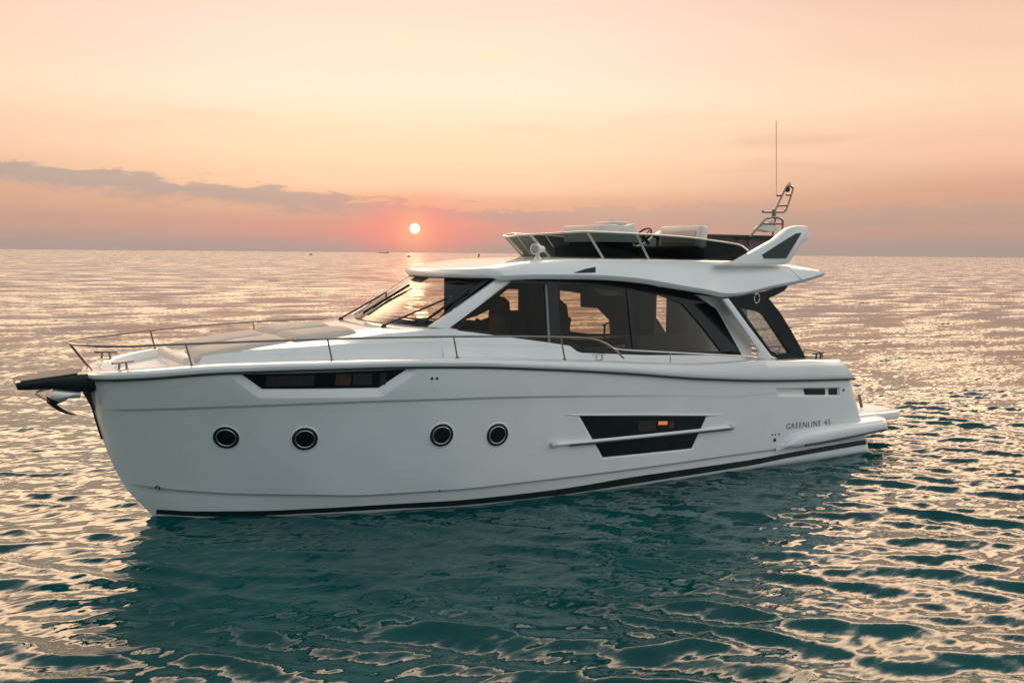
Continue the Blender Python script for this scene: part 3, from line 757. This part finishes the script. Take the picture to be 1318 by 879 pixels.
for px in (952, 966):
    q0 = pc(px, 306, -.5); mb = MB(); mb.tube(crv([q0+np.array((0, 0, -.02)), q0+np.array((-.05, -.02, .0)), q0+np.array((-.08, -.01, -.08)), q0+np.array((-.04, 0, -.16))], 5), .014, 6); mb.build('cover_strap', BLK, bu)

# --- folding mast with whip aerial
MY = -.55
mp = lambda px, py, dy=0.: at(px, py, MY+dy)
mast = bpy.data.objects.new('signal_mast', None); COL.objects.link(mast); mast.parent = YACHT
def tubes(name, lines, r, parent, m=DSTEEL, sm=8):
    mb = MB()
    for l in lines: mb.tube(crv(l, sm) if len(l) > 2 else l, r, 8)
    return mb.build(name, m, parent, 60)
tubes('base_frame', [[mp(965, 305, d), mp(979, 289, d), mp(985, 283, d), mp(991, 280.6, d), mp(1000, 280, d), mp(1005.5, 282, d), mp(1007.5, 287, d), mp(1006, 305, d)] for d in (-.1, .12)]
      + [[mp(983, 288, -.1), mp(1006, 288, -.1)], [mp(998, 281), mp(994, 305)], [mp(998, 281, -.1), mp(998, 281, .12)], [mp(979, 289, -.1), mp(979, 289, .12)]], .022, mast)
tubes('mast_column', [[mp(996.3, 281), mp(996.3, 270)]], .042, mast)
tubes('cross_arm', [[mp(982, 273), mp(1006, 273), mp(1010, 272), mp(1012.5, 268), mp(1020, 245), mp(1019.3, 241), mp(1015.5, 239.5), mp(1011, 243), mp(997, 272)], [mp(1000, 265), mp(1012.8, 264.4)], [mp(1000, 252), mp(1005.5, 251.5)], [mp(1012, 251), mp(1018, 251)], [mp(982, 274), mp(982, 271)]], .022, mast, sm=5)
q = mp(991, 292); mb = MB()
mb.prism([mp(979, 296, -.1), mp(981, 292, -.1), mp(990, 289, -.1), mp(992, 284, -.1), mp(996, 283, -.1), mp(995, 290, -.1), mp(1002, 292, -.1), mp(1001, 297, -.1), mp(994, 299, -.1)], (0, .22, 0)); mb.bevel(.02); mb.build('hailer_bracket', CUSHW, mast)
tubes('whip_aerial', [[mp(999.3, 252), mp(999.2, 200), mp(999, 156)]], .0075, mast, CUSHW)
q = mp(1013.5, 244); mb = MB(); mb.lathe([(.02, -.05), (.045, -.04), (.05, .03), (.02, .05)], Matrix.Translation(V(q))); mb.build('horn', BLK, mast)
q = mp(1016, 237.5); mb = MB(); mb.lathe([(.03, -.04), (.035, -.03), (.035, .02), (.02, .045), (.005, .055)], Matrix.Translation(V(q))); mb.build('anchor_light', CUSHW, mast)

# --- searchlight on the hardtop
sl_ = bpy.data.objects.new('searchlight', None); COL.objects.link(sl_); sl_.parent = YACHT
q, n_ = hit(rbv, 692, 333.5); q = np.array(q)
lx = Vector((-.9, -.42, 0)).normalized(); mt = Matrix.Translation(V(q+np.array((0, 0, .155)))) @ lx.to_track_quat('Z', 'Y').to_matrix().to_4x4()
mb = MB(); mb.lathe([(.035, -.16), (.05, -.15), (.055, -.02), (.085, .03), (.09, .085), (.08, .09)], mt); mb.build('lamp_housing', CUSHW, sl_)
mb = MB(); mb.lathe([(.001, .092), (.065, .093), (.066, .098), (.001, .1)], mt); mb.build('lens', STEEL, sl_)
mb = MB(); mb.lathe([(.06, -.01), (.055, .02), (.032, .05), (.03, .13)], Matrix.Translation(V(q))); mb.build('pedestal', CUSHW, sl_)

# --- bow rails
def railpt(x, s=-1, ins=.12, z=None): return np.array((x, s*(float(bS(x))-ins), z))
rl = lambda x, z: -(float(bS(np.clip(x, -.7, 12)))-.12)
rp = [at(a, b, rl) for a, b in [(200, 444.5), (239, 443), (330, 439.2), (421.5, 436), (500, 434.5), (585, 433.6), (660, 433.2), (722, 433.4), (755, 435), (775, 440), (790, 449), (803, 461)]]
rz = np.polyfit([p[0] for p in rp[:8]], [p[2] for p in rp[:8]], 2)
for p in rp[:8]: p[2] = np.polyval(rz, p[0])
frontz = float(np.polyval(rz, -.4))
fr = [np.array((x, -y, frontz)) for x, y in [(-.98, 0), (-.95, .22), (-.84, .47), (-.62, .70), (-.35, .86)]]
port = crv(fr+rp, 6); RAIL = np.concatenate([port[::-1], mirror(port[1:])], 0)
BR = bpy.data.objects.new('bow_rail', None); COL.objects.link(BR); BR.parent = YACHT
mb = MB(); mb.tube(RAIL, .0155, 10); mb.build('top_rail', DSTEEL, BR, 60)
for tx, bx in (((239, 443), (247, 469)), ((421.5, 436), (427, 462)), ((584, 433.6), (588, 460)), ((722, 433.4), (726, 461))):
    a = at(*tx, rl); b = at(*bx, rl); b[1] = a[1]-.02
    b[2] = captop(b[0])
    for s in (1, -1):
        p, q = (a, b) if s > 0 else (mirror(a), mirror(b))
        mb = MB(); mb.tube([p, q], .0125, 8); mb.lathe([(.03, 0), (.03, .008), (.013, .02)], Matrix.Translation(V(q)), 12); mb.build('stanchion', DSTEEL, BR, 50)
for s in (1, -1):
    mb = MB(); mb.tube([(-.96, .17*s, frontz), (-.72, .2*s, captop(-.7)-.01)], .0125, 8); mb.build('stanchion', DSTEEL, BR, 50)
rl2 = lambda x, z: -(float(bS(x))-.14)
lowr = crv([at(a, b, rl2) for a, b in [(786, 447), (800, 450), (850, 452.8), (900, 455.3), (940, 457.4), (965, 458.8), (974, 460.5)]], 5)
SR = bpy.data.objects.new('side_rail', None); COL.objects.link(SR); SR.parent = YACHT
for s in (1, -1):
    mb = MB(); mb.tube(lowr if s > 0 else mirror(lowr), .014, 8); mb.build('hand_rail', STEEL, SR, 60)
    for px, py in ((863, 453.4), (962, 458.6), (966, 458.9)):
        a = at(px, py, rl2); b = a.copy(); b[2] = captop(b[0])-.02
        if s < 0: a, b = mirror(a), mirror(b)
        mb = MB(); mb.tube([a, b], .011, 8); mb.build('stanchion', STEEL, SR, 60)

# --- cleats
def cleat(p, s, m=STEEL, L=.3, yaw=0.):
    mb = MB(); mt = Matrix.Translation(V(p)) @ Matrix.Rotation(yaw, 4, 'Z')
    for x in (-.055, .055): mb.tube([mt @ Vector((x*1.1, 0, 0)), mt @ Vector((x*.9, 0, .085))], .014, 8)
    mb.tube(crv([mt @ Vector((-L/2, 0, .092)), mt @ Vector((-.06, 0, .09)), mt @ Vector((.06, 0, .09)), mt @ Vector((L/2, 0, .092))], 4), .015, 8)
    mb.lathe([(.09, 0), (.09, .006), (.05, .01)], mt @ Matrix.Diagonal((1, .4, 1, 1)), 16)
    return mb.build('mooring_cleat', m, YACHT, 50)
for s in (-1, 1):
    cleat((-.42, .70*s, captop(-.42)), s, DSTEEL, .32, radians(30)*-s)
    cleat((6.15, (float(bS(6.15))-.16)*s, captop(6.15)), s, STEEL, .26)
    cleat((11.2, 1.96*s, captop(11.2)+.0), s, BLK, .3)
    pts = [np.array((10.95, 1.8*s, 1.8)), np.array((11.0, 1.8*s, 1.93)), np.array((11.1, 1.8*s, 1.95)), np.array((11.45, 1.8*s, 1.88)), np.array((11.5, 1.8*s, 1.78))]
    mb = MB(); mb.tube(crv(pts, 5), .016, 8); mb.build('quarter_rail', DSTEEL, YACHT, 60)
    mb = MB(); mb.tube(crv([p+np.array((-.25, -s*.35, .02)) for p in pts], 5), .013, 8); mb.build('quarter_rail', DSTEEL, YACHT, 60)

# --- wipers
def onws(px, py, o=.045):
    h = hit(wbv, px, py, o)
    return np.array(h[0]) if h[0] is not None else None
def wiper(piv, arm, bl):
    e = bpy.data.objects.new('windscreen_wiper', None); COL.objects.link(e); e.parent = YACHT
    mb = MB(); mb.tube([arm[0], arm[1]], .014, 8); a2 = [p+np.array((.04, .05, .0)) for p in arm]; mb.tube(a2, .009, 6); mb.build('wiper_arm', BLK, e)
    mb = MB(); mb.tube(bl, .014, 8); mb.tube([bl[0]+np.array((0, 0, -.02)), bl[1]+np.array((0, 0, -.02))], .012, 6); mb.tube([(bl[0]+bl[1])/2, arm[1]], .016, 6); mb.build('wiper_blade', RUB, e)
    mb = MB(); mb.lathe([(.045, -.03), (.04, .03), (.02, .06)], Matrix.Translation(V(piv)), 14); mb.tube([piv, piv+np.array((.12, .05, -.02))], .016, 6); mb.build('pivot', BLK, e)
pv = np.array((3.13, -.85, 2.545)); t1 = onws(584, 386, .07); bl = [onws(548, 416, .05), onws(604, 376, .05)]
wiper(pv, [pv+np.array((0, 0, .04)), t1], bl)
d = np.array((0, 1.70, 0)); wiper(pv+d, [pv+d+np.array((0, 0, .04)), onws(500, 381, .07)], [onws(470, 405, .05), onws(529, 369.5, .05)])

# --- portholes
for px, py in ((291, 563), (392.5, 564.8), (568.3, 560), (640, 559.5)):
    p, n = hullhit(px, py); mt = Matrix.Translation(p) @ rot_to(n); R0 = .172
    mb = MB(); mb.lathe([(R0+.02, -.02), (R0+.02, .003), (R0+.012, .008), (R0, .008), (R0-.004, .004), (R0-.004, -.02)], mt, 48); po = mb.build('porthole', GEL, YACHT, 40)
    mb = MB(); mb.lathe([(R0-.003, -.01), (R0-.003, .009), (R0-.02, .014), (R0-.04, .009), (R0-.042, .0), (R0-.042, -.01)], mt, 48); mb.build('gasket', RUB, po, 40)
    mb = MB(); mb.tube([mt @ Vector(((R0-.046)*cos(a), (R0-.046)*sin(a), .009)) for a in np.linspace(0, 2*pi, 49)[:-1]], .009, 8, closed=True); mb.build('rim', STEEL, po, 60)
    mb = MB(); mb.lathe([(.001, .0045), (R0-.05, .0045), (R0-.05, -.004), (.001, -.004)], mt, 48); mb.build('glass', BLKG, po, 40)
# --- hull windows
def patch(q, nx, nz, out):                            # q: (x,z) corners top-left, bottom-left, bottom-right, top-right
    (ax, az), (bx, bz), (cx_, cz_), (dx_, dz_) = q; P = np.zeros((nz+1, nx+1, 3))
    for i in range(nz+1):
        for j in range(nx+1):
            u, v = j/nx, i/nz
            x = (ax*(1-u)+dx_*u)*(1-v)+(bx*(1-u)+cx_*u)*v; z = (az*(1-u)+dz_*u)*(1-v)+(bz*(1-u)+cz_*u)*v
            P[i, j] = (x, -(float(hullB(x, z, False))+out), z)
    return P
def hwin(q, depth, name):
    mb = MB(); mb.grid(patch(q, 24, 6, -depth+.012)); w = mb.build(name, BLKG, YACHT, 60)
    return w
f2 = [(a, min(b, float(zS(a))-.03)) for a, b in fw]
w1 = hwin(f2, .035, 'forward_hull_window')
def inner(q, u0, u1, v0, v1):
    (ax, az), (bx, bz), (cx_, cz_), (dx_, dz_) = q
    f = lambda u, v: ((ax*(1-u)+dx_*u)*(1-v)+(bx*(1-u)+cx_*u)*v, (az*(1-u)+dz_*u)*(1-v)+(bz*(1-u)+cz_*u)*v)
    return [f(u0, v0), f(u0, v1), f(u1, v1), f(u1, v0)]
CURT = mat('dim_curtain', (.03, .031, .03), .9, var=.35, vscale=25)
CURO = mat('warm_curtain', (.075, .036, .026), .9, var=.3, vscale=18)
def rect(q, u0, u1, v0, v1):
    (ax, az), (bx, bz), (cx_, cz_), (dx_, dz_) = q
    xl, xr_ = ax+(dx_-ax)*u0, ax+(dx_-ax)*u1; f = lambda x, v: (x, (az+(dz_-az)*(x-ax)/(dx_-ax))*(1-v)+(bz+(cz_-bz)*(x-bx)/(cx_-bx))*v)
    return [f(xl, v0), f(xl, v1), f(xr_, v1), f(xr_, v0)]
for u0, u1, mm in ((.14, .42, CURT), (.55, .645, CURO), (.66, .78, CURT), (.83, .87, CURT)):
    mb = MB(); mb.grid(patch(rect(f2, u0, u1, .14, .82), 10, 4, -.017)); mb.build('curtain', mm, w1, 60)
w2 = hwin(mw, .03, 'midship_hull_window')
mb = MB(); mb.grid(patch(rect(mw, .60, .675, .14, .24), 3, 2, -.013)); mb.build('cabin_lamp', LAMP, w2, 60)
mb = MB(); mb.grid(patch(rect(mw, .69, .73, .14, .34), 3, 2, -.013)); mb.build('cabin_shelf', CURO, w2, 60)
mb = MB(); mb.grid(patch(rect(mw, .44, .58, .12, .4), 5, 2, -.013)); mb.build('curtain', CURT, w2, 60)
# brow over the midship window
mb = MB(); mb.tube(crv([onhull(727, 533.2, -.012), onhull(750, 534, .004), onhull(830, 533.6, .008), onhull(905, 534, .004), onhull(930, 533.4, -.012)], 6), .014, 8); mb.build('window_brow', GEL, hull, 60)
# fender rail
r0, r1 = onhull(712, 571.5, .03), onhull(940, 549, .03)
fr_ = bpy.data.objects.new('fender_rail', None); COL.objects.link(fr_); fr_.parent = YACHT
pts = [np.array(r0)*(1-k)+np.array(r1)*k for k in np.linspace(0, 1, 14)]
pts = [np.array((p[0], -(float(hullB(p[0], p[2], False))+.03), p[2])) for p in pts]
mb = MB(); mb.tube(pts, .028, 10); mb.build('white_rail', GEL, fr_, 60)
mb = MB(); mb.tube([p+np.array((0, -.012, -.034)) for p in pts[1:]], .013, 8); mb.build('rubber_insert', RUB, fr_, 60)
for p in (pts[0], pts[-1]):
    mb = MB(); mb.lathe([(.02, -.06), (.042, -.045), (.045, .045), (.02, .06)], Matrix.Translation(V(p)) @ Matrix.Rotation(pi/2, 4, 'Y'), 14); mb.build('end_cap', CUSHW, fr_, 60)
# air intake slot
for a, b in ((.44, .79), (.85, 1.0)):
    mb = MB(); mb.grid(patch(inner(sl, a, b, .04, .96), 6, 3, -.042)); mb.build('air_intake', BLKG, hull, 60)
p, n = hullhit(1085.5, 501.5, .004)
mb = MB(); mb.lathe([(.03, 0), (.03, .006), (.02, .01)], Matrix.Translation(p) @ rot_to(n), 12); mb.build('fuel_cap', DSTEEL, hull, 50)
# small hull fittings
for px, py, r in ((556, 487, .018), (562.5, 487, .018), (994, 559.3, .014), (998, 559, .014), (1002.5, 558.5, .014), (997, 566, .03), (713, 632.5, .02), (585, 648.5, .022), (566, 631, .012), (1114, 569, .03)):
    p, n = hullhit(px, py, .003)
    mb = MB(); mb.lathe([(r, -.01), (r, .006), (r*.6, .008), (r*.55, 0)], Matrix.Translation(p) @ rot_to(n), 14); mb.build('drain_fitting', DSTEEL if r > .019 and px != 997 else BLK, hull, 50)
p, n = hullhit(203.5, 626.5, .0)
mb = MB(); mt = Matrix.Translation(p) @ rot_to(n); mb.tube([mt @ Vector((.03*cos(a), .03*sin(a), .02)) for a in np.linspace(0, 2*pi, 15)[:-1]], .009, 6, closed=True); mb.build('tow_eye', DSTEEL, hull, 60)
# lettering
def lettering(txt, pa, pb, capz, parent):
    fc_ = bpy.data.curves.new('lettering', 'FONT'); fc_.body = txt; fc_.size = 1; fc_.space_character = 1.18; fc_.extrude = .004; fc_.offset = -.012
    t = bpy.data.objects.new('lettering_curve', fc_); COL.objects.link(t)
    dg = bpy.context.evaluated_depsgraph_get(); me = bpy.data.meshes.new_from_object(t.evaluated_get(dg)); bpy.data.objects.remove(t)
    co = np.zeros(len(me.vertices)*3); me.vertices.foreach_get('co', co); co = co.reshape(-1, 3)
    x0, x1 = co[:, 0].min(), co[:, 0].max(); y0, y1 = co[:, 1].min(), co[:, 1].max()
    for i, (x, y, z) in enumerate(co):
        k = (x-x0)/(x1-x0); X = pa[0]+(pb[0]-pa[0])*k; Zq = pa[2]+(pb[2]-pa[2])*k+(y-y0)/(y1-y0)*capz
        co[i] = (X, -(float(hullB(X, Zq, False))+.004+max(0, z)*.5), Zq)
    me.vertices.foreach_set('co', co.reshape(-1)); me.update()
    return link('hull_lettering', me, BLK, parent)
lettering('GREENLINE', onhull(1012, 552.3), onhull(1056, 547.8), .098, hull)
lettering('45', onhull(1060.5, 547), onhull(1068.5, 546.2), .098, hull)

# --- stern sponson and swim platform
xs_ = np.linspace(9.95, 12.93, 60)
mb = MB(); sec = []
ztop = pchip([9.95, 10.1, 10.35, 10.8, 12.9], [.335, .40, .52, .575, .60]); zbot = pchip([9.95, 10.3, 12.93], [.33, .315, .40])
for x in xs_:
    o = .11*float(sstep(x, 9.95, 10.25)); e = float(sstep(x, 12.75, 12.95)); yb_ = float(hullB(min(x, 12.2), .45, False))
    zt, zb = float(ztop(x)), float(zbot(x))
    o -= .12*e
    sec.append([(x, -(yb_-.1), zb), (x, -(yb_+o-.02), zb), (x, -(yb_+o), zb+.03), (x, -(yb_+o), zt-.09+.02*e), (x, -(yb_+o-.03), zt-.04), (x, -(yb_+o-.08), zt-.01), (x, -(yb_-.25), zt)])
sec = np.array(sec)
for s in (1, -1):
    mb = MB(); Q = sec if s > 0 else mirror(sec); vs = mb.grid(Q, cv=True); mb.face(vs[0]); mb.face(vs[-1])
    sp_ = mb.build('stern_sponson', GEL, YACHT, 40)
    line = Q[12:, 1:3].mean(1)+np.array((0, -.012*s, -.012)); mb = MB(); mb.tube(line, .02, 8); mb.build('rubber_strip', RUB, sp_, 60)
mb = MB(); mb.box((12.45, 0, .5), (.9, 4.0, .12)); mb.bevel(.04, 3); mb.build('fixed_platform', GEL, YACHT)
mb = MB()
pl = [(12.2, -1.9), (13.68, -1.9), (13.84, -1.82), (13.94, -1.6), (13.98, 0), (13.94, 1.6), (13.84, 1.82), (13.68, 1.9), (12.2, 1.9)]
mb.prism([(x, y, .46) for x, y in pl], (0, 0, .16)); mb.bevel(.035, 3); pf = mb.build('swim_platform', GEL, YACHT)
mb = MB(); mb.prism([(x*.9+1.26, y*.92, .62) for x, y in pl], (0, 0, .008)); mb.build('platform_deck', DECK, pf)
q = at(1107.5, 519, -1.4); mb = MB(); mb.tube([at(1105.5, 508, -1.4), at(1109, 524, -1.4)], .03, 8); mb.build('platform_post', TEAK, YACHT, 60)

# --- bowsprit platform and anchor
BP = bpy.data.objects.new('bow_platform', None); COL.objects.link(BP); BP.parent = YACHT
mb = MB()
side = [(-1.62, 1.985), (-1.60, 1.885), (-1.2, 1.875), (-.9, 1.82), (-.72, 1.80), (-.62, 1.94), (-.7, 2.05), (-.98, 2.045)]
mb.prism([(x, -.30, z) for x, z in side], (0, .60, 0)); mb.bevel(.02, 2); mb.build('platform_body', BLKG, BP)
mb = MB(); mb.prism([(-1.56, -.27, 1.995), (-.9, -.29, 2.058), (-.9, .29, 2.058), (-1.56, .27, 1.995)], (0, 0, .01)); mb.build('platform_top', GREYT, BP)
mb = MB(); mb.prism([(-.84, -.05, 1.82), (-.69, -.05, 1.82), (-.62, -.05, 1.56), (-.70, -.05, 1.52)], (0, .1, 0)); mb.bevel(.01); mb.build('stem_bracket', BLK, BP)
mb = MB(); mb.tube([(float(xst(z))-.004, 0, z) for z in np.linspace(1.62, 1.12, 8)], .017, 8); mb.build('stem_guard', BLK, BP)
AN = bpy.data.objects.new('anchor', None); COL.objects.link(AN); AN.parent = YACHT
ap = lambda a, b, y=0.: at(a, b, y)
mb = MB(); mb.prism([ap(69, 500, -.05), ap(104, 504, -.05), ap(104, 512.5, -.05), ap(89, 513, -.05), ap(80, 518, -.05), ap(72, 521, -.05), ap(62, 517, -.05)], (0, .1, 0)); mb.bevel(.012); mb.build('shank', STEEL, AN)
mb = MB(); P = []
for k in np.linspace(0, 1, 14):                       # curved plough blade
    c = ap(60+38*k, 515+18*k-5*sin(pi*k)*-.6); w = .17*sin(pi*(.12+.88*(1-k)))**.8*(1-.25*k)+.004
    P.append([(c[0], y*w, c[2]+.06*(abs(y))**1.5*(1-k)) for y in np.linspace(-1, 1, 9)]+[(c[0], y*w, c[2]-.03*(1-k)-.005) for y in np.linspace(1, -1, 9)])
vs = mb.grid(np.array(P), cv=True); mb.face(vs[0]); mb.face(vs[-1]); mb.build('fluke', BLKG, AN, 40)
mb = MB(); mb.tube(crv([ap(66, 500), ap(55, 502), ap(46.5, 506), ap(53, 511), ap(62, 515)], 5), .014, 8); mb.build('roll_bar', STEEL, AN, 60)

# ------------------------------------------------------------------ far craft and floats
def spot(px, py, dist=None):
    d = ray(px, py); t = -CAM[2]/d[2] if dist is None else dist
    p = CAM+d*t; p[2] = 0; return p
ship = bpy.data.objects.new('cargo_ship', None); COL.objects.link(ship); ship.location = V(spot(494, 324.8, 5200)); ship.rotation_euler.z = -TH
tag(ship, 'grey cargo ship far off on the horizon left below the sun', 'ship')
FAR = mat('hazy_grey_paint', (.26, .24, .24), .7); FARW = mat('pale_superstructure', (.42, .4, .39), .7)
mb = MB(); mb.prism([(-29, -4, -1), (26, -4, -1), (31, -4, 4.2), (26, -4, 3.4), (-22, -4, 3.4), (-29, -4, 4)], (0, 8, 0)); mb.build('hull', FAR, ship)
mb = MB(); mb.box((-22+44, 0, 6.2), (7, 7, 6)); mb.box((23, 0, 10), (4, 6, 1.8)); mb.build('superstructure', FARW, ship)
mb = MB(); mb.tube([(21, 0, 10), (21, 0, 14)], .5, 8); mb.build('funnel', FAR, ship)
def buoy(px, py, h, label, lean, m, cone=True):
    e = bpy.data.objects.new('marker_buoy', None); COL.objects.link(e); e.location = V(spot(px, py)); e.rotation_euler = (0, lean, -TH)
    tag(e, label, 'buoy')
    mb = MB(); mb.lathe([(.3*h, -.25*h), (.42*h, -.05*h), (.42*h, .22*h), (.3*h, .3*h)], Matrix.Identity(4), 14); mb.build('float_body', m, e)
    mb = MB(); mb.lathe([(.2*h, .3*h), (.1*h, .8*h), (.12*h, .85*h), (.12*h, 1.05*h), (.02*h, 1.1*h)], Matrix.Identity(4), 10); mb.build('top_mark', m, e)
BU = mat('dark_buoy', (.035, .035, .04), .6)
buoy(615, 334.6, 3.0, 'dark upright buoy leaning on the water just left of the flybridge', radians(14), BU)
def skiff(px, py, L, label):
    e = bpy.data.objects.new('fishing_boat', None); COL.objects.link(e); e.location = V(spot(px, py)); e.rotation_euler.z = -TH
    tag(e, label, 'boat')
    mb = MB(); P = []
    for k in np.linspace(0, 1, 9):
        x = -L/2+L*k; w = .2*L*(1-abs(2*k-1)**3*(.9 if k < .5 else .35)); zt = .16*L*(1+.4*(1-k)**3)
        P.append([(x, -w, zt), (x, -w*.7, .02*L), (x, 0, -.05*L), (x, w*.7, .02*L), (x, w, zt)])
    vs = mb.grid(np.array(P), cv=True); mb.face(vs[0]); mb.face(vs[-1]); mb.build('hull', BU, e)
    mb = MB(); mb.box((.1*L, 0, .25*L), (.3*L, .22*L, .2*L)); mb.bevel(.02*L); mb.build('cabin', BU, e)
skiff(526, 330.6, 3.2, 'tiny dark boat on the water directly below the setting sun')
skiff(400, 328, 4.2, 'tiny dark boat far out near the horizon above the bow rail')
